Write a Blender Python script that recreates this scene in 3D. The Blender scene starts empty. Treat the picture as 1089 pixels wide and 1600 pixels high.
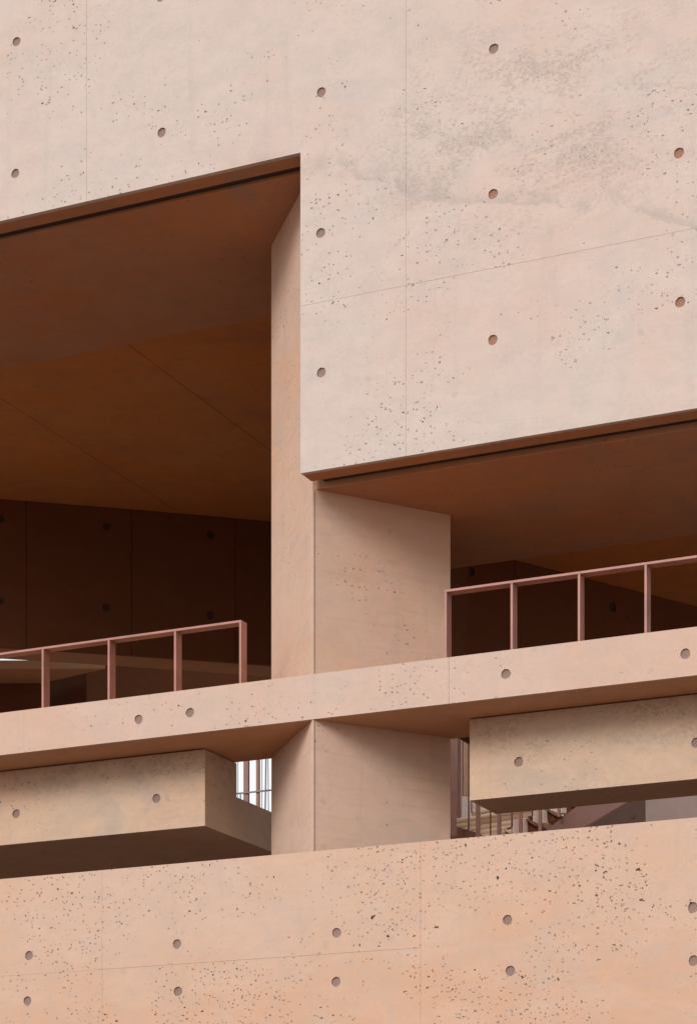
import bpy, bmesh, math, random
from mathutils import Vector, Matrix
random.seed(7)
S = bpy.context.scene
C = S.collection

# ------------------------------------------------------------------ camera
EYE = 1.6                       # eye height; the building's facade runs along X, depth along +Y
F, U0, V0 = 3614.0, 544.5, 2027.0
YAW = math.radians(24.6)
cam = bpy.data.objects.new('camera', bpy.data.cameras.new('camera'))
C.objects.link(cam)
cam.location = (0, 0, EYE)
cam.rotation_euler = (math.radians(90), 0, YAW)
cam.data.sensor_fit = 'VERTICAL'
cam.data.sensor_height = 36
cam.data.lens = F / 1600 * 36
cam.data.shift_y = (V0 - 800) / 1600
cam.data.clip_end = 2000
S.camera = cam

# ------------------------------------------------------------------ sky, sun, exposure
SUN = Vector((-0.10, -1.0, 0.56)).normalized()
w = bpy.data.worlds.new('World'); S.world = w; w.use_nodes = True
nt = w.node_tree; nt.nodes.clear()
sky = nt.nodes.new('ShaderNodeTexSky'); sky.sky_type = 'NISHITA'; sky.sun_disc = False
sky.sun_elevation = math.asin(SUN.z); sky.sun_rotation = math.atan2(SUN.x, SUN.y)
sky.air_density = 1.0; sky.dust_density = 4.0; sky.ozone_density = 1.0
hs = nt.nodes.new('ShaderNodeHueSaturation'); hs.inputs['Saturation'].default_value = 0.22
bg = nt.nodes.new('ShaderNodeBackground'); bg.inputs['Strength'].default_value = 0.10
wo = nt.nodes.new('ShaderNodeOutputWorld')
deck = nt.nodes.new('ShaderNodeMix'); deck.data_type = 'RGBA'      # an even white cloud deck thinning the clear sky
deck.inputs[0].default_value = 0.75; 
# overcast deck, the same all the way round
tc = nt.nodes.new('ShaderNodeTexCoord'); sx = nt.nodes.new('ShaderNodeSeparateXYZ'); nt.links.new(tc.outputs['Generated'], sx.inputs[0])
mr = nt.nodes.new('ShaderNodeMapRange'); nt.links.new(sx.outputs[2], mr.inputs['Value'])
mr.inputs['To Min'].default_value = 7.4; mr.inputs['To Max'].default_value = 8.0
cc = nt.nodes.new('ShaderNodeVectorMath'); cc.operation = 'SCALE'; cc.inputs[0].default_value = (1.01, 1.0, 0.99)
nt.links.new(mr.outputs[0], cc.inputs['Scale']); nt.links.new(cc.outputs[0], deck.inputs[7])
nt.links.new(sky.outputs[0], hs.inputs['Color']); nt.links.new(hs.outputs[0], deck.inputs[6])
nt.links.new(deck.outputs[2], bg.inputs['Color'])
nt.links.new(bg.outputs[0], wo.inputs['Surface'])
sl = bpy.data.lights.new('sun', 'SUN'); sl.energy = 1.5; sl.angle = math.radians(24); sl.color = (1.0, 0.965, 0.93)
so = bpy.data.objects.new('sun', sl); C.objects.link(so)
so.rotation_euler = SUN.to_track_quat('Z', 'Y').to_euler()
S.view_settings.view_transform = 'Standard'; S.view_settings.look = 'None'
S.view_settings.gamma = 1; S.view_settings.use_curve_mapping = False
S.view_settings.exposure = 0.53
S.render.engine = 'CYCLES'
S.cycles.max_bounces = 7; S.cycles.diffuse_bounces = 6; S.cycles.glossy_bounces = 2

# ------------------------------------------------------------------ measuring helpers
CY, SY = math.cos(YAW), math.sin(YAW)
def cz(x, z, h=0.0):
    """camera-aligned survey point (x right, z forward, h above eye) -> world"""
    return Vector((x * CY - z * SY, x * SY + z * CY, h + EYE))
def at(u, v, Y):
    """survey: where the sight line through (u, v) meets the plane at depth Y"""
    k = (u - U0) / F
    z = Y / (CY + SY * k)
    return cz(k * z, z, (V0 - v) / F * z)
def atz(u, v, z):
    return cz((u - U0) / F * z, z, (V0 - v) / F * z)

# ------------------------------------------------------------------ materials
def nodes(name):
    m = bpy.data.materials.new(name); m.use_nodes = True
    t = m.node_tree; b = t.nodes['Principled BSDF']
    return m, t, b
def N(t, kind, **kw):
    n = t.nodes.new(kind)
    for k, v in kw.items(): setattr(n, k, v)
    return n
def L(t, a, b): t.links.new(a, b)
def val(t, op, a, b=None, c=None, clamp=False):
    n = N(t, 'ShaderNodeMath', operation=op); n.use_clamp = clamp
    for i, x in enumerate((a, b, c)):
        if x is None: continue
        if hasattr(x, 'links'): L(t, x, n.inputs[i])
        else: n.inputs[i].default_value = x
    return n.outputs[0]
def ramp(t, x, lo, hi):
    n = N(t, 'ShaderNodeMapRange'); n.interpolation_type = 'SMOOTHSTEP'
    n.inputs['From Min'].default_value = lo; n.inputs['From Max'].default_value = hi
    L(t, x, n.inputs['Value']); return n.outputs[0]
def mix(t, f, a, b):
    n = N(t, 'ShaderNodeMix', data_type='RGBA')
    for s, x in ((n.inputs['Factor'], f), (n.inputs['A'], a), (n.inputs['B'], b)):
        pass
    fs, A, B = n.inputs[0], n.inputs[6], n.inputs[7]
    for s, x in ((fs, f), (A, a), (B, b)):
        if hasattr(x, 'links'): L(t, x, s)
        elif isinstance(x, tuple): s.default_value = (*x, 1)
        else: s.default_value = x
    return n.outputs[2]
def noise(t, vec, scale, detail=4, rough=0.55, dist=0.0):
    n = N(t, 'ShaderNodeTexNoise'); n.inputs['Scale'].default_value = scale
    n.inputs['Detail'].default_value = detail; n.inputs['Roughness'].default_value = rough
    n.inputs['Distortion'].default_value = dist
    L(t, vec, n.inputs['Vector']); return n.outputs['Fac']
def scaled(t, vec, s, off=(0, 0, 0)):
    n = N(t, 'ShaderNodeMapping'); n.inputs['Scale'].default_value = s; n.inputs['Location'].default_value = off
    L(t, vec, n.inputs['Vector']); return n.outputs[0]

PIT = (0.025, 0.012, 0.008)
def concrete(name, base, warm, grey, pores=1.0, cluster=(0.44, 0.66), stain=None, streak=0.3, warm_amt=0.8,
             grey_amt=0.5, seed=0.0, zwarm=None):
    m, t, b = nodes(name)
    pos = N(t, 'ShaderNodeNewGeometry').outputs['Position']
    P = scaled(t, pos, (1, 1, 1), (seed, seed * 1.7, seed * 0.6))
    # drifting pigment: broad warm blooms, pale laitance, grey cement skin
    w1 = ramp(t, noise(t, P, 0.55, 3, 0.6, 0.4), 0.40, 0.68)
    w2 = ramp(t, noise(t, scaled(t, P, (1, 1, 2.3)), 1.5, 5, 0.62, 0.6), 0.42, 0.7)
    c = mix(t, val(t, 'MULTIPLY', w1, warm_amt), base, warm)
    if zwarm:
        sep = N(t, 'ShaderNodeSeparateXYZ'); L(t, pos, sep.inputs[0])
        zz = val(t, 'ADD', sep.outputs[2], val(t, 'MULTIPLY', noise(t, P, 0.9, 4), 0.9))
        zf = ramp(t, zz, zwarm[1] + 0.45, zwarm[0] + 0.45)
        c = mix(t, val(t, 'MULTIPLY', zf, zwarm[3]), c, zwarm[2])
    g1 = ramp(t, noise(t, scaled(t, P, (1, 1, 1.6), (9, 3, 1)), 1.1, 5, 0.66, 0.5), 0.50, 0.72)
    c = mix(t, val(t, 'MULTIPLY', g1, grey_amt), c, grey)
    pale = tuple(min(1, x * 1.10 + 0.01) for x in base)
    c = mix(t, val(t, 'MULTIPLY', w2, 0.35), c, pale)
    # board/skin streaks
    st = noise(t, scaled(t, P, (0.7, 0.7, 9)), 2.2, 4, 0.6, 0.3)
    c = mix(t, val(t, 'MULTIPLY', ramp(t, st, 0.52, 0.75), streak), c, tuple(x * 0.86 for x in warm))
    rs = noise(t, scaled(t, P, (7, 7, 0.45), (2, 7, 3)), 1.0, 3, 0.6, 0.2)
    c = mix(t, val(t, 'MULTIPLY', ramp(t, rs, 0.55, 0.75), 0.20), c, tuple(x * 0.8 for x in grey))
    md = ramp(t, noise(t, scaled(t, P, (1, 1, 1.4), (6, 6, 6)), 4.5, 4, 0.7, 0.8), 0.40, 0.66)
    c = mix(t, val(t, 'MULTIPLY', md, 0.28), c, tuple(x * 0.88 for x in grey))
    fine = noise(t, P, 38, 3, 0.7)
    c = mix(t, val(t, 'MULTIPLY', ramp(t, fine, 0.45, 0.8), 0.22), c, tuple(x * 0.72 for x in base))
    # filled blow-holes: small soft grey spots
    v3 = N(t, 'ShaderNodeTexVoronoi'); v3.inputs['Scale'].default_value = 5.0
    dist3 = N(t, 'ShaderNodeVectorMath', operation='MULTIPLY_ADD')
    nz = N(t, 'ShaderNodeTexNoise'); nz.inputs['Scale'].default_value = 9; L(t, P, nz.inputs['Vector'])
    L(t, nz.outputs['Color'], dist3.inputs[0]); dist3.inputs[1].default_value = (0.09, 0.09, 0.09); L(t, P, dist3.inputs[2])
    L(t, dist3.outputs[0], v3.inputs['Vector'])
    s3 = N(t, 'ShaderNodeSeparateColor'); L(t, v3.outputs['Color'], s3.inputs[0])
    r3 = val(t, 'MULTIPLY', ramp(t, s3.outputs[0], 0.62, 1.0), 0.17)
    f3 = val(t, 'MULTIPLY', ramp(t, val(t, 'SUBTRACT', r3, v3.outputs['Distance']), 0.0, 0.06), 0.42)
    c = mix(t, f3, c, tuple(x * 0.82 for x in grey))
    # bug holes at three sizes, gathered in clusters, each size with its own drift
    pits = None
    cl = ramp(t, noise(t, scaled(t, P, (1, 1, 1.3), (4, 2, 8)), 0.95, 3, 0.6, 0.3), *cluster)
    for i, (sc, rad, lo, wob) in enumerate(((8.0, 0.11, 0.38, 0.085), (16.5, 0.16, 0.36, 0.05), (27.0, 0.24, 0.15, 0.032)) if pores > 0.3 else ((9.5, 0.20, 0.45, 0.06),)):
        dn = N(t, 'ShaderNodeTexNoise'); dn.inputs['Scale'].default_value = sc * 3.2; dn.inputs['Detail'].default_value = 1
        L(t, P, dn.inputs['Vector'])
        ma = N(t, 'ShaderNodeVectorMath', operation='MULTIPLY_ADD')
        L(t, dn.outputs['Color'], ma.inputs[0]); ma.inputs[1].default_value = (wob, wob, wob * 0.6); L(t, P, ma.inputs[2])
        vo = N(t, 'ShaderNodeTexVoronoi'); vo.inputs['Scale'].default_value = sc
        L(t, scaled(t, ma.outputs[0], (0.9, 0.9, 1.15), (i * 3.3, i, i * 5.1)), vo.inputs['Vector'])
        se = N(t, 'ShaderNodeSeparateColor'); L(t, vo.outputs['Color'], se.inputs[0])
        # random size per hole, few large
        keep = val(t, 'MULTIPLY', cl, pores)
        thr = val(t, 'SUBTRACT', 1.0, val(t, 'MULTIPLY', keep, 1 - lo))
        r = val(t, 'MULTIPLY', val(t, 'DIVIDE', val(t, 'SUBTRACT', se.outputs[0], thr), 1 - lo, clamp=True), rad * 1.6)
        r = val(t, 'MINIMUM', r, rad)
        f = ramp(t, val(t, 'SUBTRACT', r, vo.outputs['Distance']), 0.0, 0.028)
        if i: f = val(t, 'MULTIPLY', f, (0, 0.88, 0.6)[i])
        pits = f if pits is None else val(t, 'MAXIMUM', pits, f)
    c = mix(t, val(t, 'MULTIPLY', pits, 0.93), c, PIT)
    if stain:
        # worn, honeycombed grey crust inside a hand-placed area
        (sx, sz, rx, rz, col) = stain
        sep = N(t, 'ShaderNodeSeparateXYZ'); L(t, pos, sep.inputs[0])
        dx = val(t, 'DIVIDE', val(t, 'SUBTRACT', sep.outputs[0], sx), rx)
        dz = val(t, 'DIVIDE', val(t, 'SUBTRACT', sep.outputs[2], sz), rz)
        d2 = val(t, 'SQRT', val(t, 'ADD', val(t, 'MULTIPLY', dx, dx), val(t, 'MULTIPLY', dz, dz)))
        area = val(t, 'MAXIMUM', ramp(t, d2, 1.2, 0.4), 0.22)
        n1 = noise(t, scaled(t, P, (1, 1, 1.8)), 1.7, 6, 0.72, 0.6)
        n2 = noise(t, scaled(t, P, (1, 1, 1.5)), 21, 6, 0.75, 0.5)
        crust = ramp(t, val(t, 'ADD', val(t, 'MULTIPLY', n1, 0.48), val(t, 'MULTIPLY', n2, 0.52)), 0.49, 0.575)
        crust = val(t, 'MULTIPLY', crust, area)
        gr = ramp(t, noise(t, P, 45, 3, 0.85), 0.42, 0.58)
        c = mix(t, val(t, 'MULTIPLY', val(t, 'MULTIPLY', crust, 0.58), val(t, 'MULTIPLY_ADD', gr, 0.8, 0.2)), c, col)
        if len(stain) and rx < 100:
            ln = val(t, 'SUBTRACT', sep.outputs[2], val(t, 'MULTIPLY_ADD', sep.outputs[0], WL[0], WL[1]))
            ln = val(t, 'ADD', ln, val(t, 'MULTIPLY', val(t, 'SUBTRACT', noise(t, P, 1.6, 5, 0.6), 0.5), 0.7))
            up = ramp(t, ln, 0.16, 0.0); dn_ = ramp(t, ln, -0.035, 0.0)
            bnd = val(t, 'MULTIPLY', val(t, 'MULTIPLY', up, dn_), ramp(t, d2, 1.7, 1.2))
            bnd = val(t, 'MULTIPLY', bnd, ramp(t, noise(t, P, 5, 5, 0.75), 0.34, 0.56))
            c = mix(t, val(t, 'MULTIPLY', bnd, 0.52), c, (0.34, 0.295, 0.27))
        tiny = ramp(t, noise(t, P, 62, 4, 0.7), 0.58, 0.66)
        c = mix(t, val(t, 'MULTIPLY', val(t, 'MULTIPLY', tiny, crust), 0.9), c, (0.12, 0.085, 0.07))
    L(t, c, b.inputs['Base Color'])
    b.inputs['Roughness'].default_value = 0.82
    b.inputs['Specular IOR Level'].default_value = 0.25
    h = val(t, 'SUBTRACT', val(t, 'MULTIPLY', noise(t, P, 3.0, 2, 0.6), 0.25), pits)
    bp = N(t, 'ShaderNodeBump'); bp.inputs['Strength'].default_value = 0.55; bp.inputs['Distance'].default_value = 0.012
    L(t, h, bp.inputs['Height']); L(t, bp.outputs[0], b.inputs['Normal'])
    return m

def paint(name, col, rough=0.5, var=0.12, metal=0.0):
    m, t, b = nodes(name)
    pos = N(t, 'ShaderNodeNewGeometry').outputs['Position']
    f = ramp(t, noise(t, pos, 5, 6, 0.65), 0.35, 0.7)
    c = mix(t, f, col, tuple(x * (1 - var * 1.6) for x in col))
    L(t, c, b.inputs['Base Color'])
    b.inputs['Roughness'].default_value = rough; b.inputs['Metallic'].default_value = metal
    bp = N(t, 'ShaderNodeBump'); bp.inputs['Strength'].default_value = 0.15; bp.inputs['Distance'].default_value = 0.002
    L(t, noise(t, pos, 60, 4), bp.inputs['Height']); L(t, bp.outputs[0], b.inputs['Normal'])
    return m

UPX = at(830, 190, 18.0)
_a, _b = at(650, 292, 18.0), at(1000, 342, 18.0)
WL = ((_b.z - _a.z) / (_b.x - _a.x), 0); WL = (WL[0], _a.z - WL[0] * _a.x)
M = {}
M['upper'] = concrete('bleached_pink_concrete', (0.505, 0.422, 0.378), (0.53, 0.385, 0.325), (0.44, 0.395, 0.37),
                      pores=0.95, cluster=(0.36, 0.64), stain=(UPX.x, UPX.z, 1.9, 1.1, (0.29, 0.24, 0.21)), streak=0.12,
                      warm_amt=0.6, grey_amt=0.55)
M['slab'] = concrete('pink_concrete_band', (0.50, 0.365, 0.30), (0.51, 0.335, 0.25), (0.44, 0.365, 0.325),
                     pores=0.8, cluster=(0.38, 0.66), streak=0.12, seed=5)
M['lower'] = concrete('orange_pink_concrete', (0.50, 0.355, 0.275), (0.52, 0.325, 0.225), (0.45, 0.36, 0.31),
                      pores=1.25, cluster=(0.30, 0.60), streak=0.15, seed=11, grey_amt=0.4,
                      zwarm=(EYE + 2.4, EYE + 3.5, (0.51, 0.30, 0.195), 0.7))
M['beam'] = concrete('buff_concrete', (0.50, 0.36, 0.26), (0.53, 0.335, 0.22), (0.38, 0.31, 0.255),
                     pores=0.8, cluster=(0.36, 0.66), streak=0.35, seed=21, grey_amt=0.8,
                     stain=(0.0, EYE + 5.1, 400.0, 0.55, (0.24, 0.19, 0.15)))
M['pier'] = concrete('rosy_pier_concrete', (0.58, 0.405, 0.31), (0.59, 0.355, 0.24), (0.49, 0.38, 0.315),
                     pores=0.9, cluster=(0.40, 0.66), streak=0.45, seed=31, grey_amt=0.7)
M['pier_smooth'] = concrete('smooth_orange_concrete', (0.59, 0.38, 0.24), (0.59, 0.325, 0.17), (0.53, 0.40, 0.29),
                            pores=0.29, cluster=(0.48, 0.7), streak=0.3, seed=41)
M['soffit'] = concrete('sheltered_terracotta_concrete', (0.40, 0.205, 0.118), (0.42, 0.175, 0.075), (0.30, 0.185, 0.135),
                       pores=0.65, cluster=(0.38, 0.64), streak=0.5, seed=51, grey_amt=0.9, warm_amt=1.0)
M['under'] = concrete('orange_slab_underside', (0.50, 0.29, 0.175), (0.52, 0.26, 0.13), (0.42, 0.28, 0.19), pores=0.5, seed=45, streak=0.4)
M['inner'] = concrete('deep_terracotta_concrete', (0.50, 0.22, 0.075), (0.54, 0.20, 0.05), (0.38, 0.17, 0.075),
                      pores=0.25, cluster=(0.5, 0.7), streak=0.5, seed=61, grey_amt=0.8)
M['inner_shade'] = concrete('shade_dark_red_concrete', (0.135, 0.048, 0.018), (0.15, 0.045, 0.014), (0.11, 0.042, 0.018),
                           pores=0.15, cluster=(0.5, 0.7), streak=0.35, seed=71)  # interior shade put into a darker copy of the concrete
M['core'] = paint('joint_mortar', (0.36, 0.24, 0.18), 0.9)
M['plug'] = concrete('grey_brown_mortar', (0.25, 0.165, 0.14), (0.25, 0.155, 0.125), (0.22, 0.165, 0.15), pores=0.2, seed=81)
M['plug_orange'] = concrete('orange_mortar', (0.29, 0.145, 0.10), (0.28, 0.135, 0.085), (0.26, 0.155, 0.115), pores=0.2, seed=82)
M['plug_dark'] = paint('dark_mortar', (0.05, 0.025, 0.018), 0.9)
M['rail'] = paint('salmon_painted_steel', (0.37, 0.165, 0.13), 0.5, 0.14)
M['post'] = paint('mauve_painted_steel', (0.24, 0.115, 0.09), 0.45, 0.1)
M['rod'] = paint('dark_brown_steel', (0.10, 0.045, 0.035), 0.5)
M['cable'] = paint('dark_grey_steel', (0.17, 0.155, 0.165), 0.5)
M['white'] = paint('pale_grey_render', (0.66, 0.55, 0.51), 0.8, 0.06)
M['riser'] = paint('pale_pink_concrete', (0.62, 0.46, 0.38), 0.8, 0.1)
M['tube'] = paint('cream_round_cladding', (0.66, 0.46, 0.32), 0.6, 0.12)
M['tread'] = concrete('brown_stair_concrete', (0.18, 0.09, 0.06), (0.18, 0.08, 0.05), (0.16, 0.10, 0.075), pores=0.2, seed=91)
M['stringer'] = paint('maroon_painted_steel', (0.15, 0.062, 0.045), 0.5, 0.08)
M['greywall'] = concrete('grey_pink_render', (0.25, 0.185, 0.165), (0.25, 0.18, 0.155), (0.23, 0.185, 0.17), pores=0.1, seed=95)
M['shadowed'] = paint('shadow_brown_render', (0.06, 0.028, 0.018), 0.85, 0.15)  # shadow on the wall under the right beam, put into its colour
M['ground'] = concrete('terracotta_plaza', (0.225, 0.143, 0.10), (0.235, 0.14, 0.093), (0.21, 0.15, 0.118), pores=0.2, seed=99)

# ------------------------------------------------------------------ object helpers
def tag(o, label=None, cat=None, group=None, kind=None):
    if label: o['label'] = label
    if cat: o['category'] = cat
    if group: o['group'] = group
    if kind: o['kind'] = kind
    return o
def thing(name, loc, label, cat, group=None):
    o = bpy.data.objects.new(name, None); C.objects.link(o); o.location = loc
    o.empty_display_size = 0.2
    return tag(o, label, cat, group)
def wloc(o):
    v = Vector((0, 0, 0))
    while o: v += o.location; o = o.parent
    return v
def link(name, me, mats, parent=None, origin=(0, 0, 0)):
    """me is in world coordinates relative to origin"""
    o = bpy.data.objects.new(name, me); C.objects.link(o)
    if mats is not None:
        me.materials.clear()
        for m in (mats if isinstance(mats, (list, tuple)) else [mats]): me.materials.append(m)
    if parent:
        o.parent = parent; o.location = Vector(origin) - wloc(parent)
    else: o.location = origin
    return o
def solve(verts, faces, bev=0.0, cutters=None, matidx=None, seg=2):
    me = bpy.data.meshes.new('m')
    me.from_pydata([tuple(v) for v in verts], [], faces)
    if matidx:
        for p, i in zip(me.polygons, matidx): p.material_index = i
    bm = bmesh.new(); bm.from_mesh(me); bmesh.ops.recalc_face_normals(bm, faces=bm.faces); bm.to_mesh(me); bm.free()
    if not bev and not cutters: return me
    tmp = bpy.data.objects.new('tmp', me); C.objects.link(tmp)
    if bev:
        b = tmp.modifiers.new('b', 'BEVEL'); b.width = bev; b.segments = seg; b.limit_method = 'ANGLE'
    cut = None
    if cutters:
        cb = bmesh.new()
        for c, n, r, d in cutters:
            q = n.to_track_quat('Z', 'Y').to_matrix().to_4x4()
            mt = Matrix.Translation(c - n * (d / 2 - 0.01)) @ q
            res = bmesh.ops.create_cone(cb, cap_ends=True, segments=26, radius1=r * 0.97, radius2=r * 1.01, depth=d + 0.02, matrix=mt)
            ph = [random.uniform(0, 6.28) for _ in range(3)]
            mi = mt.inverted()
            for vv in res['verts']:
                lo_ = mi @ vv.co; an = math.atan2(lo_.y, lo_.x)
                k_ = 1 + .02 * math.sin(2 * an + ph[0]) + .022 * math.sin(3 * an + ph[1]) + .02 * math.sin(7 * an + ph[2])
                vv.co = mt @ Vector((lo_.x * k_, lo_.y * k_, lo_.z))
        cm = bpy.data.meshes.new('c'); cb.to_mesh(cm); cb.free()
        cut = bpy.data.objects.new('cut', cm); C.objects.link(cut)
        mo = tmp.modifiers.new('h', 'BOOLEAN'); mo.operation = 'DIFFERENCE'; mo.object = cut; mo.solver = 'EXACT'
    bpy.context.view_layer.update()
    dg = bpy.context.evaluated_depsgraph_get()
    out = bpy.data.meshes.new_from_object(tmp.evaluated_get(dg))
    bpy.data.objects.remove(tmp)
    if cut: bpy.data.objects.remove(cut)
    return out
def prism_data(pts, ext):
    n = len(pts); v = [Vector(p) for p in pts] + [Vector(p) + Vector(ext) for p in pts]
    f = [tuple(range(n)), tuple(range(2 * n - 1, n - 1, -1))]
    for i in range(n):
        j = (i + 1) % n
        f.append((i, i + n, j + n, j))
    return v, f
def prism(name, pts, ext, mat, parent=None, bev=0.0, cutters=None, matidx=None, origin=None, seg=2):
    v, f = prism_data(pts, ext)
    og = Vector(origin) if origin is not None else (wloc(parent) if parent else Vector(pts[0]))
    me = solve(v, f, bev, cutters, matidx, seg)
    me.transform(Matrix.Translation(-og))
    me.name = name
    return link(name, me, mat, parent, og)
def box(name, a, b, mat, parent=None, bev=0.0, **k):
    (x0, y0, z0), (x1, y1, z1) = a, b
    return prism(name, [(x0, y0, z0), (x1, y0, z0), (x1, y0, z1), (x0, y0, z1)], (0, y1 - y0, 0), mat, parent, bev, **k)
def tube_mesh(pts, r, seg=8):
    bm = bmesh.new(); rings = []
    pts = [Vector(p) for p in pts]
    for i, p in enumerate(pts):
        d = (pts[min(i + 1, len(pts) - 1)] - pts[max(i - 1, 0)]).normalized()
        q = d.to_track_quat('Z', 'Y')
        rings.append([bm.verts.new(p + q @ Vector((r * math.cos(a), r * math.sin(a), 0))) for a in [2 * math.pi * k / seg for k in range(seg)]])
    for a, b in zip(rings, rings[1:]):
        for k in range(seg): bm.faces.new((a[k], a[(k + 1) % seg], b[(k + 1) % seg], b[k])).smooth = True
    bm.faces.new(rings[0][::-1]); bm.faces.new(rings[-1])
    bmesh.ops.recalc_face_normals(bm, faces=bm.faces)
    me = bpy.data.meshes.new('tube'); bm.to_mesh(me); bm.free(); return me
def tube(name, pts, r, mat, parent, seg=8):
    og = wloc(parent); me = tube_mesh([Vector(p) - og for p in pts], r, seg)
    return link(name, me, mat, parent, og)

HR, HD = 0.043, 0.019
_plug = {}
def plug_mesh(key):
    if key not in _plug:
        bm = bmesh.new()
        # slightly dished, irregular mortar fill, axis along Y
        rings = []
        for rr, dy in ((0.0, 0.001), (0.35, 0.001), (0.7, 0.0), (0.96, -0.001)):
            if rr == 0: rings.append([bm.verts.new((0, dy, 0))]); continue
            rings.append([bm.verts.new((HR * 0.985 * rr * math.cos(a), dy + random.uniform(-.001, .001), HR * 0.985 * rr * math.sin(a)))
                          for a in [2 * math.pi * k / 20 for k in range(20)]])
        for k in range(20): bm.faces.new((rings[0][0], rings[1][k], rings[1][(k + 1) % 20]))
        for a, b in zip(rings[1:], rings[2:]):
            for k in range(20): bm.faces.new((a[k], b[k], b[(k + 1) % 20], a[(k + 1) % 20]))
        back = [bm.verts.new((v.co.x, 0.012, v.co.z)) for v in rings[-1]]
        for k in range(20): bm.faces.new((rings[-1][k], back[k], back[(k + 1) % 20], rings[-1][(k + 1) % 20]))
        bm.faces.new(back)
        bmesh.ops.recalc_face_normals(bm, faces=bm.faces)
        me = bpy.data.meshes.new('tie_hole_plug'); bm.to_mesh(me); bm.free()
        me.materials.append(M[key]); _plug[key] = me
    return _plug[key]
def plugs(holes, n, parent, key='plug'):
    for c, kk in holes:
        o = bpy.data.objects.new('tie_hole_plug', plug_mesh(kk or key)); C.objects.link(o)
        o.parent = parent
        o.location = c - n * (HD - 0.004) - wloc(parent)
        o.rotation_euler = (0, 0, math.atan2(-n.x, n.y) + math.pi)
NF = Vector((0, -1, 0))
def panel(name, poly, y0, y1, mat, parent, holes=(), bev=0.0007, label=None):
    """poly in X,Z; holes = [(Vector, key)] lying on y0"""
    cut = [(c, NF, HR, HD) for c, k in holes] or None
    o = prism(name, [(x, y0, z) for x, z in poly], (0, y1 - y0, 0), mat, parent, bev, cut)
    plugs(holes, NF, o)
    if label: o['label'] = label
    return o

# ------------------------------------------------------------------ ground
me = bpy.data.meshes.new('ground')
me.from_pydata([(-400, -400, 0), (400, -400, 0), (400, 400, 0), (-400, 400, 0)], [], [(0, 1, 2, 3)])
tag(link('ground', me, M['ground']), kind='structure')

# ------------------------------------------------------------------ measured levels
YW, YS, YP, YB = 18.0, 18.28, 19.45, 20.86       # wall face, slab face, pier back, soffit back
XE = at(469.5, 400, YW).x                         # jamb edge of the upper wall
ZL = at(471, 238, YW).z                           # underside of wall over the tall opening
ZR = at(467, 740, YW).z                           # underside of wall over the right opening
ZROW = at(634, 446, YW).z
ZTOP = EYE + 12.5
XJ = [at(136, 200, YW).x, at(634, 400, YW).x]
XM = XJ[1] - XJ[0]
g = 0.0008                                        # half joint width

# ------------------------------------------------------------------ upper wall
uw = thing('concrete_wall', (XE, YW, ZR), 'huge pale pink L shaped concrete wall above both openings with tie holes and grey blotches', 'wall')
def hp(lst, Y): return [(at(u, v, Y), k) for (u, v, *kk) in lst for k in [kk[0] if kk else None]]
x_l, x_r = XJ[0] - XM * 2, XJ[1] + XM * 2
panel('wall_panel', [(x_l, ZL), (XJ[0] - XM - g, ZL), (XJ[0] - XM - g, ZTOP), (x_l, ZTOP)], YW, YW + 0.05, M['upper'], uw)
panel('wall_panel', [(XJ[0] - XM + g, ZL), (XJ[0] - g, ZL), (XJ[0] - g, ZTOP), (XJ[0] - XM + g, ZTOP)], YW, YW + 0.05, M['upper'], uw,
      hp([(26.5, 65), (24.5, 271)], YW))
panel('wall_panel', [(XJ[0] + g, ZL), (XE, ZL), (XE, ZROW + g), (XJ[1] - g, ZROW + g), (XJ[1] - g, ZTOP), (XJ[0] + g, ZTOP)],
      YW, YW + 0.05, M['upper'], uw, hp([(253, 207), (251, -5), (502, 144), (501, 364)], YW))
panel('wall_panel', [(XE, ZR), (XJ[1] - g, ZR), (XJ[1] - g, ZROW - g), (XE, ZROW - g)], YW, YW + 0.05, M['upper'], uw,
      hp([(502, 582)], YW))
panel('wall_panel', [(XJ[1] + g, ZROW + g), (XJ[1] + XM - g, ZROW + g), (XJ[1] + XM - g, ZTOP), (XJ[1] + g, ZTOP)], YW, YW + 0.05,
      M['upper'], uw, hp([(771, 76), (770, 303, 'plug_orange'), (1060, 239, 'plug_orange')], YW), label='wall panel with worn grey blotches')
panel('wall_panel', [(XJ[1] + g, ZR), (XJ[1] + XM - g, ZR), (XJ[1] + XM - g, ZROW - g), (XJ[1] + g, ZROW - g)], YW, YW + 0.05,
      M['upper'], uw, hp([(769.5, 531, 'plug_orange'), (1062, 472, 'plug_orange')], YW))
panel('wall_panel', [(XJ[1] + XM + g, ZR), (x_r, ZR), (x_r, ZTOP), (XJ[1] + XM + g, ZTOP)], YW, YW + 0.05, M['upper'], uw)
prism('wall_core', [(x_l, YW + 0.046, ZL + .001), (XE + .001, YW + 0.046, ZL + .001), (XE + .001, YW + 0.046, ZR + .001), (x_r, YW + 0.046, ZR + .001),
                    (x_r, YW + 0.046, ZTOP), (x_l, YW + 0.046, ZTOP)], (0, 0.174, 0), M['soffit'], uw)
# recess of the drip groove behind the wall
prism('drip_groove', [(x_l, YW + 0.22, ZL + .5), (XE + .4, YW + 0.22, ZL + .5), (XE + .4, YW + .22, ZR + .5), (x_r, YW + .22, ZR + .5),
                      (x_r, YW + .22, ZTOP), (x_l, YW + .22, ZTOP)], (0, 0.09, 0), M['inner_shade'], uw)

M['groove_shade'] = paint('painted_groove_shade', (0.035, 0.014, 0.009), 0.9)  # near-black strip colour standing in for the shade inside the drip groove
box('groove_shade_strip', (x_l, YW + .222, ZL + .014), (XE + .5, YW + .308, ZL + .05), M['groove_shade'], uw)
box('groove_shade_strip', (XE + .09, YW + .222, ZR + .014), (x_r, YW + .308, ZR + .05), M['groove_shade'], uw)
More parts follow.
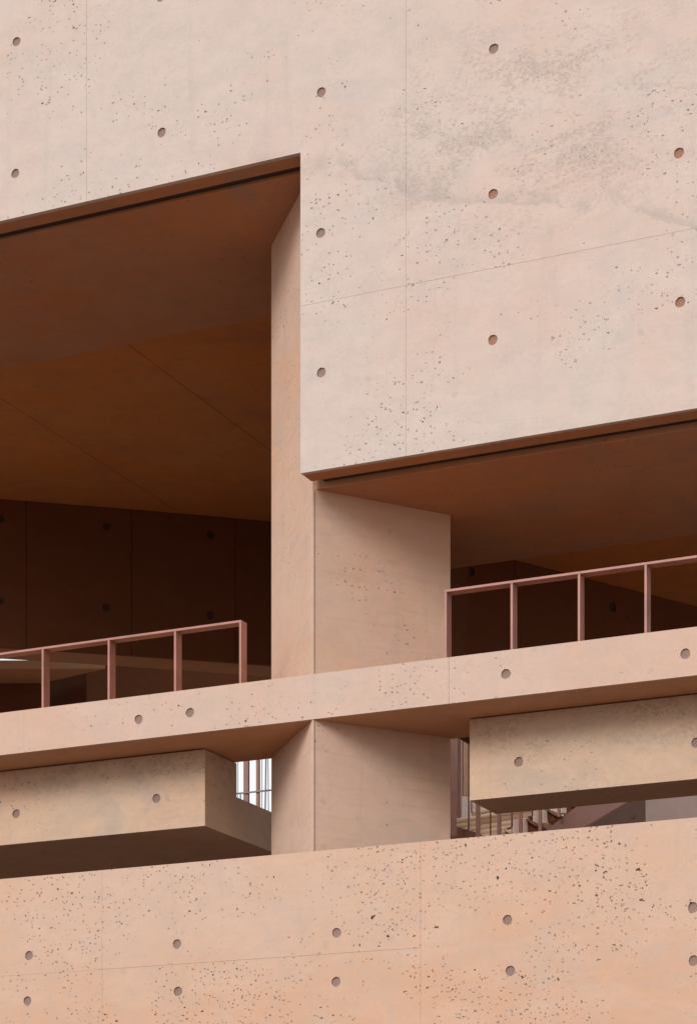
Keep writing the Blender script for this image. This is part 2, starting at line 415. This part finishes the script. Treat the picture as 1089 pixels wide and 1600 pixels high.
# ------------------------------------------------------------------ soffit beams behind the wall
AP = at(488, 900, YS)
ZSL, ZSR = EYE + 9.88, at(488, 765, YS + .02).z
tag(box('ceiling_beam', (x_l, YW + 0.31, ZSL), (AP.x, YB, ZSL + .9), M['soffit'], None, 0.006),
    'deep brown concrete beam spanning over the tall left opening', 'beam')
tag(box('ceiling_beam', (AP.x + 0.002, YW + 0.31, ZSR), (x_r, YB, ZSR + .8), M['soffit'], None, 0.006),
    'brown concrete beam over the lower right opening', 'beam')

# ------------------------------------------------------------------ pier
PL, PR = at(424, 1100, YP), at(703.8, 1100, YP - .03)
zb = EYE + 2.6
v = []
for z in (zb, ZSL - 0.002):
    v += [(AP.x, YS + .002, z), (PR.x, PR.y, z), (PR.x - .25, YP + .25, z), (PL.x + .3, YP + .25, z), (PL.x, PL.y, z)]
f = [(0, 1, 6, 5), (1, 2, 7, 6), (2, 3, 8, 7), (3, 4, 9, 8), (4, 0, 5, 9), (4, 3, 2, 1, 0), (5, 6, 7, 8, 9)]
me = solve(v, f, 0.006, None, [0, 0, 1, 1, 1, 1, 1])
me.transform(Matrix.Translation(-Vector((AP.x, YS, zb))))
pier = link('concrete_pier', me, [M['pier'], M['pier_smooth']], None, (AP.x, YS, zb))
tag(pier, 'tall wedge shaped concrete pier with a sharp front edge between the openings', 'pier')
# formwork seam strip beside the arris
dv = (Vector((PR.x, PR.y, 0)) - Vector((AP.x, YS + .002, 0))).normalized(); nn = Vector((dv.y, -dv.x, 0))
a0 = Vector((AP.x, YS + .002, 0)) + dv * 0.018 + nn * 0.0015
a1 = a0 + dv * 0.008
prism('formwork_seam', [(a0.x, a0.y, zb), (a1.x, a1.y, zb), (a1.x, a1.y, ZSR - .02), (a0.x, a0.y, ZSR - .02)], -nn * 0.004, M['plug'], pier)

# ------------------------------------------------------------------ walkway slab
ZS0, ZS1 = at(488, 1124, YS).z, at(488, 1053.5, YS).z
ws = thing('walkway_slab', (AP.x, YS, ZS0), 'long thin pink concrete walkway slab crossing in front of the pier under both railings', 'slab')
cutx = at(701, 1060, YS).x
panel('slab_section', [(x_l, ZS0), (cutx - .001, ZS0), (cutx - .001, ZS1), (x_l, ZS1)], YS, YS + .03, M['slab'], ws,
      hp([(217, 1124), (297, 1113.5)], YS), bev=0.0007)
panel('slab_section', [(cutx + .001, ZS0), (x_r, ZS0), (x_r, ZS1), (cutx + .001, ZS1)], YS, YS + .03, M['slab'], ws,
      hp([(790, 1053), (1070, 1021.5)], YS), bev=0.0007)
box('slab_body', (x_l, YS + .029, ZS0 + .0005), (x_r, YP, ZS1 - .0005), M['under'], ws)

# ------------------------------------------------------------------ hanging beams below the slab
YQ = 18.815
XLe, XRs = at(320.5, 1230, YQ).x, at(733.5, 1190, YQ).x
ZQ = at(320, 1290.5, YQ).z
lb = thing('boxed_beam', (XLe, YQ, ZQ), 'buff concrete box beam under the walkway on the left with a square end', 'beam', 'box beams hung below the walkway')
panel('beam_face', [(x_l, ZQ), (XLe, ZQ), (XLe, ZS0 - .012), (x_l, ZS0 - .012)], YQ, YQ + .05, M['beam'], lb,
      hp([(245, 1247.5), (26, 1271.5)], YQ), bev=0.004)
box('beam_body', (x_l, YQ + .049, ZQ + .001), (XLe - .001, YP, ZS0 - .012), M['beam'], lb)
ZFL = at(366, 1245.5, 19.45).z
box('floor_slab', (XLe - 7.5, YP - .001, ZQ + .001), (XLe - .001, YP + 3.4, ZFL), M['beam'], lb, 0.006)
rb = thing('boxed_beam', (XRs, YQ, ZQ), 'buff concrete box beam under the walkway on the right in front of the stair', 'beam', 'box beams hung below the walkway')
panel('beam_face', [(XRs, ZQ), (x_r, ZQ), (x_r, ZS0 - .012), (XRs, ZS0 - .012)], YQ, YQ + .05, M['beam'], rb,
      hp([(810, 1190.5), (1087, 1160.5)], YQ), bev=0.0007)
xj = at(930, 1245, YQ).x
box('beam_body', (XRs + .001, YQ + .049, ZQ + .001), (xj - .002, YP, ZS0 - .012), M['beam'], rb)
box('beam_body', (xj + .002, YQ + .049, ZQ + .001), (x_r, YP, ZS0 - .012), M['beam'], rb)

# ------------------------------------------------------------------ parapet wall at the bottom
ZP = at(1089, 1277, YW).z
xp = [at(160, 1400, YW).x, at(657, 1400, YW).x]
zrow = at(640, 1482, YW).z
pw = thing('parapet_wall', (xp[1], YW, 0), 'orange pink concrete parapet wall peppered with pinholes along the bottom', 'wall')
def lower(x0, x1, z0, z1, holes=()):
    return panel('wall_panel', [(x0, z0), (x1, z0), (x1, z1), (x0, z1)], YW, YW + .05, M['lower'], pw, hp(holes, YW), bev=0.0007)
gh = 0.0006
lower(x_l, xp[0] - gh, zrow + .0004, ZP, [(46, 1493)])
lower(x_l, xp[0] - gh, 0, zrow - .0004, [(43.5, 1564)])
lower(xp[0] + gh, xp[1] - gh, zrow + .0008, ZP, [(277, 1475), (526, 1457.5)])
lower(xp[0] + gh, xp[1] - gh, 0, zrow - .0008, [(278.5, 1549), (525, 1534)])
lower(xp[1] + gh, xp[1] + XM, 0, ZP, [(792.5, 1437.5), (797, 1517), (1082, 1418), (1083, 1501)])
lower(xp[1] + XM + 2 * gh, x_r, 0, ZP, [])
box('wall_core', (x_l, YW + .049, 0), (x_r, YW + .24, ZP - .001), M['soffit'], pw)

# ------------------------------------------------------------------ railings
YR, RD, RW = 18.50, 0.115, 0.021
def railing(us, uend, side, label):
    ZT = at(us[0], {1: 968.5, -1: 921.5}[side], YR).z
    x_end = at(us[0], 1000, YR).x
    rt = thing('railing', (x_end, YR, ZS1), label, 'railing', 'flat bar railings on the walkway')
    xo = at(uend, 1000, YR).x
    xa, xb = (xo, x_end) if side == 1 else (x_end, xo)
    box('top_rail', (xa, YR, ZT - RW), (xb, YR + RD, ZT), M['rail'], rt, 0.0015)
    pm = None
    for i, u in enumerate(us):
        x = at(u, 1000, YR).x
        if i == 0: x = x_end - RW if side == 1 else x_end
        w_ = RW
        if pm is None:
            v_, f_ = prism_data([(0, 0, 0), (w_, 0, 0), (w_, 0, ZT - RW - ZS1), (0, 0, ZT - RW - ZS1)], (0, RD - .004, 0))
            pm = solve(v_, f_, 0.0015)
            pm.materials.append(M['rail'])
        o = bpy.data.objects.new('post', pm); C.objects.link(o); o.parent = rt
        o.location = Vector((x, YR + .002, ZS1)) - wloc(rt)
railing([377, 272, 168.5, 65.5, -36, -136], -400, 1, 'salmon flat bar railing on the left with its closed end near the pier')
railing([694, 797, 902, 1006, 1112, 1220], 1400, -1, 'salmon flat bar railing on the right overlapping the pier edge')

# ------------------------------------------------------------------ interior, tall left room
ZC = EYE + 10.3
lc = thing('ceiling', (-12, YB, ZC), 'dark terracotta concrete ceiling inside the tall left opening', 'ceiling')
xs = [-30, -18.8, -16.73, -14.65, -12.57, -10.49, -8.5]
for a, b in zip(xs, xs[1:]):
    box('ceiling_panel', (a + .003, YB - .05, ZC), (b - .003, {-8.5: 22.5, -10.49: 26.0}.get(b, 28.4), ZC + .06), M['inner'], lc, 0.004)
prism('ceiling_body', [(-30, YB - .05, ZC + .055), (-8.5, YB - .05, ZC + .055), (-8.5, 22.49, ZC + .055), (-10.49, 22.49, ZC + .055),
      (-10.49, 25.99, ZC + .055), (-12.57, 25.99, ZC + .055), (-12.57, 28.39, ZC + .055), (-30, 28.39, ZC + .055)], (0, 0, .25), M['inner_shade'], lc)

def ribbon(name, pts, z0, z1, th, mat, parent, inset=0.0, joint=0.004, holes=None, zf=None):
    """faceted curved wall: one panel per segment; pts are camera-survey (x, z)"""
    out = []
    for i in range(len(pts) - 1):
        a, b = cz(*pts[i]), cz(*pts[i + 1])
        d = (b - a); d.z = 0; d.normalize(); n = Vector((d.y, -d.x, 0))   # towards the camera side
        a2, b2 = a + d * joint / 2 - n * inset, b - d * joint / 2 - n * inset
        P4 = [(a2.x, a2.y, z0), (b2.x, b2.y, z0), (b2.x, b2.y, z1), (a2.x, a2.y, z1)]
        hs_ = []
        if holes:
            for t_, hz in holes: 
                c = a2.lerp(b2, t_); c.z = hz; hs_.append((c, 'plug_dark'))
        cut = [(c, n, HR * 1.25, HD) for c, k in hs_] or None
        o = prism(name, P4, -n * th, mat, parent, 0.004, cut)
        plugs(hs_, n, o)
        out.append(o)
    return out
def curve(x):   # survey distance of the back wall at sideways offset x
    return 30.93 + 0.262 * x + 0.0 * x * x if False else 30.99 + 0.290 * x + 0.0075 * x * x
ZBW0 = EYE + 8.39
bwp = [(x, curve(x)) for x in [-4.16 + 1.335 * k for k in range(-8, 4)]]
bw = thing('curved_wall', cz(-2.8, curve(-2.8), 8.39), 'dark curved concrete wall at the back of the tall left opening', 'wall')
ribbon('wall_panel', bwp, ZBW0, ZC - .003, .06, M['inner_shade'], bw, 0, 0.006, [(0.76, EYE + 10.05), (0.76, EYE + 8.99)])
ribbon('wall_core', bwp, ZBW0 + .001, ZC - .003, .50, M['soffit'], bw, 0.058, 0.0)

prism('wall_head', [cz(x, z + .3, 10.3) for x, z in (bwp[0], bwp[8], bwp[-1])] + [cz(x, z + .5, 10.3) for x, z in (bwp[-1], bwp[8], bwp[0])], (0, 0, 2.3), M['inner_shade'], bw)
tag(box('ceiling', (-30, 24.0, EYE + 12.6), (-15.2, 38.2, EYE + 12.9), M['inner_shade']), 'unseen ceiling added to darken the room beyond the curved wall', 'ceiling')  # unseen slab added to shade the far room
# far structure glimpsed under the curved wall
def campoly(name, uv_z, h0, h1, mat, label=None, cat=None, parent=None):
    pts = [cz((u - U0) / F * z, z, h0) for u, z in uv_z]
    o = prism(name, pts, (0, 0, h1 - h0), mat, parent)
    if label: tag(o, label, cat)
    return o
hA0, hA1 = (V0 - 1043.5) / F * 35.5, (V0 - 1031.8) / F * 35.5
fs = thing('far_beam', cz(-4.9, 35.5, hA0), 'thin orange concrete beam far inside beneath a sliver of sky at the left edge', 'beam')
campoly('beam_face', [(-260, 35.5), (165, 35.5), (165, 35.56), (-260, 35.56)], hA0, hA1, M['pier_smooth'], parent=fs)
campoly('beam_soffit', [(-260, 35.561), (165, 35.561), (66, 36.4), (-260, 36.4)], hA0 + .002, hA1 - .01, M['soffit'], parent=fs)
campoly('far_wall', [(-260, 36.41), (65, 36.41), (65, 36.9), (-260, 36.9)], 8.9, hA1 - .03, M['inner_shade'],
        'low dark brown wall behind the thin orange beam', 'wall')
campoly('far_wall', [(63.3, 37.3), (136, 36.3), (445, 38.3), (445, 38.8), (136, 36.8), (63.3, 37.8)], 9.05, 12.59, M['inner_shade'],
        'brown concrete wall with a folded corner below the curved wall', 'wall')

# ------------------------------------------------------------------ interior, right room
ZC2 = EYE + 7.5
rc = thing('ceiling', (-6, YB, ZC2), 'dark terracotta concrete ceiling behind the right railing', 'ceiling')
rw = thing('angled_wall', cz(1.5, 23.4, 5.6), 'very dark angled concrete wall behind the right railing', 'wall')
a, b = Vector((1.53, 23.4)), Vector((3.83, 25.15)); d = (b - a).normalized()
rp = [tuple(a + d * s) for s in (-1.9, -0.45 + .65, 1.45 + .65, 3.35 + .65, 5.6)]
ribbon('wall_panel', rp, EYE + 5.7, ZC2 - .003, .06, M['inner_shade'], rw, 0, 0.006, [(0.72, EYE + 7.27), (0.72, EYE + 6.2)])
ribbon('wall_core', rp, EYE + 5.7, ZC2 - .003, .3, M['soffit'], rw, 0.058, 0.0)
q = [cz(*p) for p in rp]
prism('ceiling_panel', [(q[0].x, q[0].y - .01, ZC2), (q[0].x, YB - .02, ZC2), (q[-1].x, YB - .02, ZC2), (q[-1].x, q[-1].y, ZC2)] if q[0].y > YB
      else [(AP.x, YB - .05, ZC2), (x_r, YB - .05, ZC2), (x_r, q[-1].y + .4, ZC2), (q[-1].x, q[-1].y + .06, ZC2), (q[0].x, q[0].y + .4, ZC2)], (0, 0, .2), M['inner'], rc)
# side walls closing the rooms
tag(box('side_wall', (-30, YB, EYE + 4.4), (-29.7, 28.4, ZC), M['inner_shade']), 'dark concrete side wall closing the left room', 'wall')
tag(prism('side_wall', [cz(-.3, 22.6, 5.7), cz(-.12, 31, 5.7), cz(.1, 31, 5.7), cz(-.08, 22.6, 5.7)], (0, 0, 4.55), M['inner_shade']), 'unseen dark wall added behind the wedge pier to keep light out', 'wall')  # unseen wall added to stop light leaking into the left room
tag(box('partition_wall', (PL.x + .9, YP + .26, EYE + 5.7), (PL.x + 1.15, 23.0, ZC), M['inner_shade']), 'dark concrete partition behind the wedge pier', 'wall')
# building mass above
tag(box('roof_slab', (x_l, YW + .311, ZTOP), (x_r, YB, ZTOP + .3), M['upper']), 'concrete roof slab above the tall wall', 'roof')

# ------------------------------------------------------------------ sky gap: tall screen seen past the left beam end
YG = 23.0
sc = thing('steel_screen', at(395, 1260, YG), 'slim pink posts and dark cables seen against white sky beside the pier', 'screen')
def vbar(name, u0, u1, v0, v1, Y, mat, parent, dep=0.06, ub=None):
    a, b = at(u0, v1, Y), at(u1, v1, Y); top = at(u0, v0, Y).z
    return prism(name, [(a.x, Y, a.z), (b.x, Y, a.z), (b.x, Y, top), (a.x, Y, top)], (0, dep, 0), mat, parent)
vbar('post', 380.6, 388.2, 1120, 1330, YG, M['post'], sc, .03)
vbar('post', 400.2, 404.8, 1120, 1330, YG, M['post'], sc, .03)
zr_ = at(395, 1238, YG).z
box('mid_rail', (at(340, 1238, YG).x, YG - .02, zr_ - .008), (at(450, 1238, YG).x, YG - .005, zr_ + .008), M['cable'], sc)
for (ua, ub_, r) in ((368.3, 368.3, .006), (371.6, 371.8, .004), (409.3, 409.3, .0045), (416.3, 413.7, .008), (418.6, 420.2, .005)):
    tube('cable', [at(ub_, 1330, YG - .05), at(ua, 1150, YG - .05)], r, M['cable'], sc, 6)
tube('cable', [at(376, 1330, YG - .05), at(376, 1241, YG - .05)], .008, M['cable'], sc, 6)
vbar('base_block', 413, 440, 1271, 1330, YG + .1, M['stringer'], sc, .3)

# ------------------------------------------------------------------ stair behind the right beam
YT = 35.84
st = thing('staircase', at(850, 1300, YT), 'pink and brown stair rising to the right behind the hanging beam', 'staircase')
def quad(name, uv, Y, dep, mat, parent, bev=0.0007):
    return prism(name, [at(u, v, Y) for u, v in uv], (0, dep, 0), mat, parent, bev)
# pale blocks (step ends) and dark treads with their shaded flanks
for (u0, v0, u1, v1) in ((768, 1301, 790, 1322), (800.5, 1281, 823, 1303), (832, 1265, 854, 1287), (861, 1252, 884, 1271.5)):
    quad('step_block', [(u0, v1), (u1, v1 - 1.5), (u1, v0 - 1.5), (u0, v0)], YT, .12, M['riser'], st)
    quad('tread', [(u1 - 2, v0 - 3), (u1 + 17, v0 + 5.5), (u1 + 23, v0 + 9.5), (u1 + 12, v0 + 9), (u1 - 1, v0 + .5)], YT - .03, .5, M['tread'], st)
    quad('step_flank', [(u1 + .3, v0), (u1 + 19, v0 + 9), (u1 + 19, v0 + 14), (u1 + .3, v0 + 20)], YT + .05, .4, M['inner_shade'], st)
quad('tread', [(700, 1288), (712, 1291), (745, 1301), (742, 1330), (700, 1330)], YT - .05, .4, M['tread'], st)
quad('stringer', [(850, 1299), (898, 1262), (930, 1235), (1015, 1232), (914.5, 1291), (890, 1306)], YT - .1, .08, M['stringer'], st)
bs = thing('stair_balustrade', at(780, 1300, YT - .26), 'row of mauve flat balusters with thin rods in front of the round cladding', 'balustrade')
for (u0, u1) in ((743, 748.3), (776.4, 781.3), (810, 814.6), (840.5, 845), (870, 873.8)):
    o = vbar('baluster', u0, u1, 1150, 1320 - (u0 - 743) * .2 if u0 < 860 else 1276, YT - .26, M['post'], bs, .05)
for (u, vb) in ((732, 1297.5), (766, 1318), (799.6, 1294), (831.5, 1276.5)):
    pts = [at(u, 1150, YT - .23), at(u, vb - 4, YT - .23)]
    for k in range(1, 5):
        an = k / 4 * math.pi / 2
        pts.append(at(u - 4 * (1 - math.cos(an)), vb - 4 + 4 * math.sin(an), YT - .23))
    pts.append(at(u - 7, vb + 0.6, YT - .23))
    tube('rod', pts, .016, M['rod'], bs, 8)
tag(box('bounce_floor', (-14.8, 30, EYE + 5.4), (10, 70, EYE + 5.6), M['tube']), 'unseen pale floor added to bounce light up onto the stair', 'floor', kind='structure')  # unseen reflector, added to throw light up at the stair
# round horizontal cladding
cl = thing('round_cladding', at(760, 1290, 37.63), 'stack of cream half round horizontal bars behind the balusters', 'cladding')
for k in range(6):
    v0 = 1285.5 + 8.0 * k; v1 = 1268.5 + 7.2 * k
    ue = (838, 838, 826, 800, 800, 790)[k]
    vv = v0 + (v1 - v0) * (ue - 706) / (838 - 706) * 1.25
    tube('round_bar', [at(700, v0, 37.63), at(ue, vv, 37.63)], .050, M['tube'], cl, 14)
tube('round_bar', [at(737.5, 1270.5, 37.38), at(738.6, 1270.3, 37.38), at(850, 1249, 37.38)], .050, M['tube'], cl, 14)
vbar('backing', 690, 860, 1283, 1340, 37.75, M['tread'], cl, .06)
hk = [at(736.3, 1235, 37.12), at(736.3, 1265, 37.12), at(736.8, 1268, 37.12), at(738.5, 1270, 37.12)]
tube('hook_rod', hk, .018, M['post'], cl, 8)
# mullions and wall beyond
mu = thing('mullion_screen', at(715, 1290, 37.12), 'cluster of tall mauve vertical fins right beside the pier edge', 'screen')
vbar('fin', 701, 712.6, 1100, 1306, 35.33, M['post'], mu, .02)
vbar('fin', 713.4, 719.8, 1100, 1279, 38.40, M['post'], mu, .06)
vbar('fin', 718.5, 724.2, 1100, 1243, 39.68, M['rail'], mu, .06)
vbar('orange_panel', 723, 760, 1100, 1243, 40.45, M['pier_smooth'], mu, .1)
tag(vbar('pale_wall', 690, 905, 1200, 1420, 42.24, M['white'], None, .2), 'pale grey wall glimpsed behind the fins and round bars', 'wall')
gw = at(1008, 1300, 38.40)
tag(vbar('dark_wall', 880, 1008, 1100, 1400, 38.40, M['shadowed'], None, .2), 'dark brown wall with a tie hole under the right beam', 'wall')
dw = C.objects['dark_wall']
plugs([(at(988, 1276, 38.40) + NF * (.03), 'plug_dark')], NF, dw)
tag(prism('grey_wall', [at(1008, 1400, 38.40), at(1180, 1400, 37.12), at(1180, 1100, 37.12), at(1008, 1100, 38.40)], (0, .2, 0), M['greywall']),
    'smooth grey pink wall in the lower right gap', 'wall')
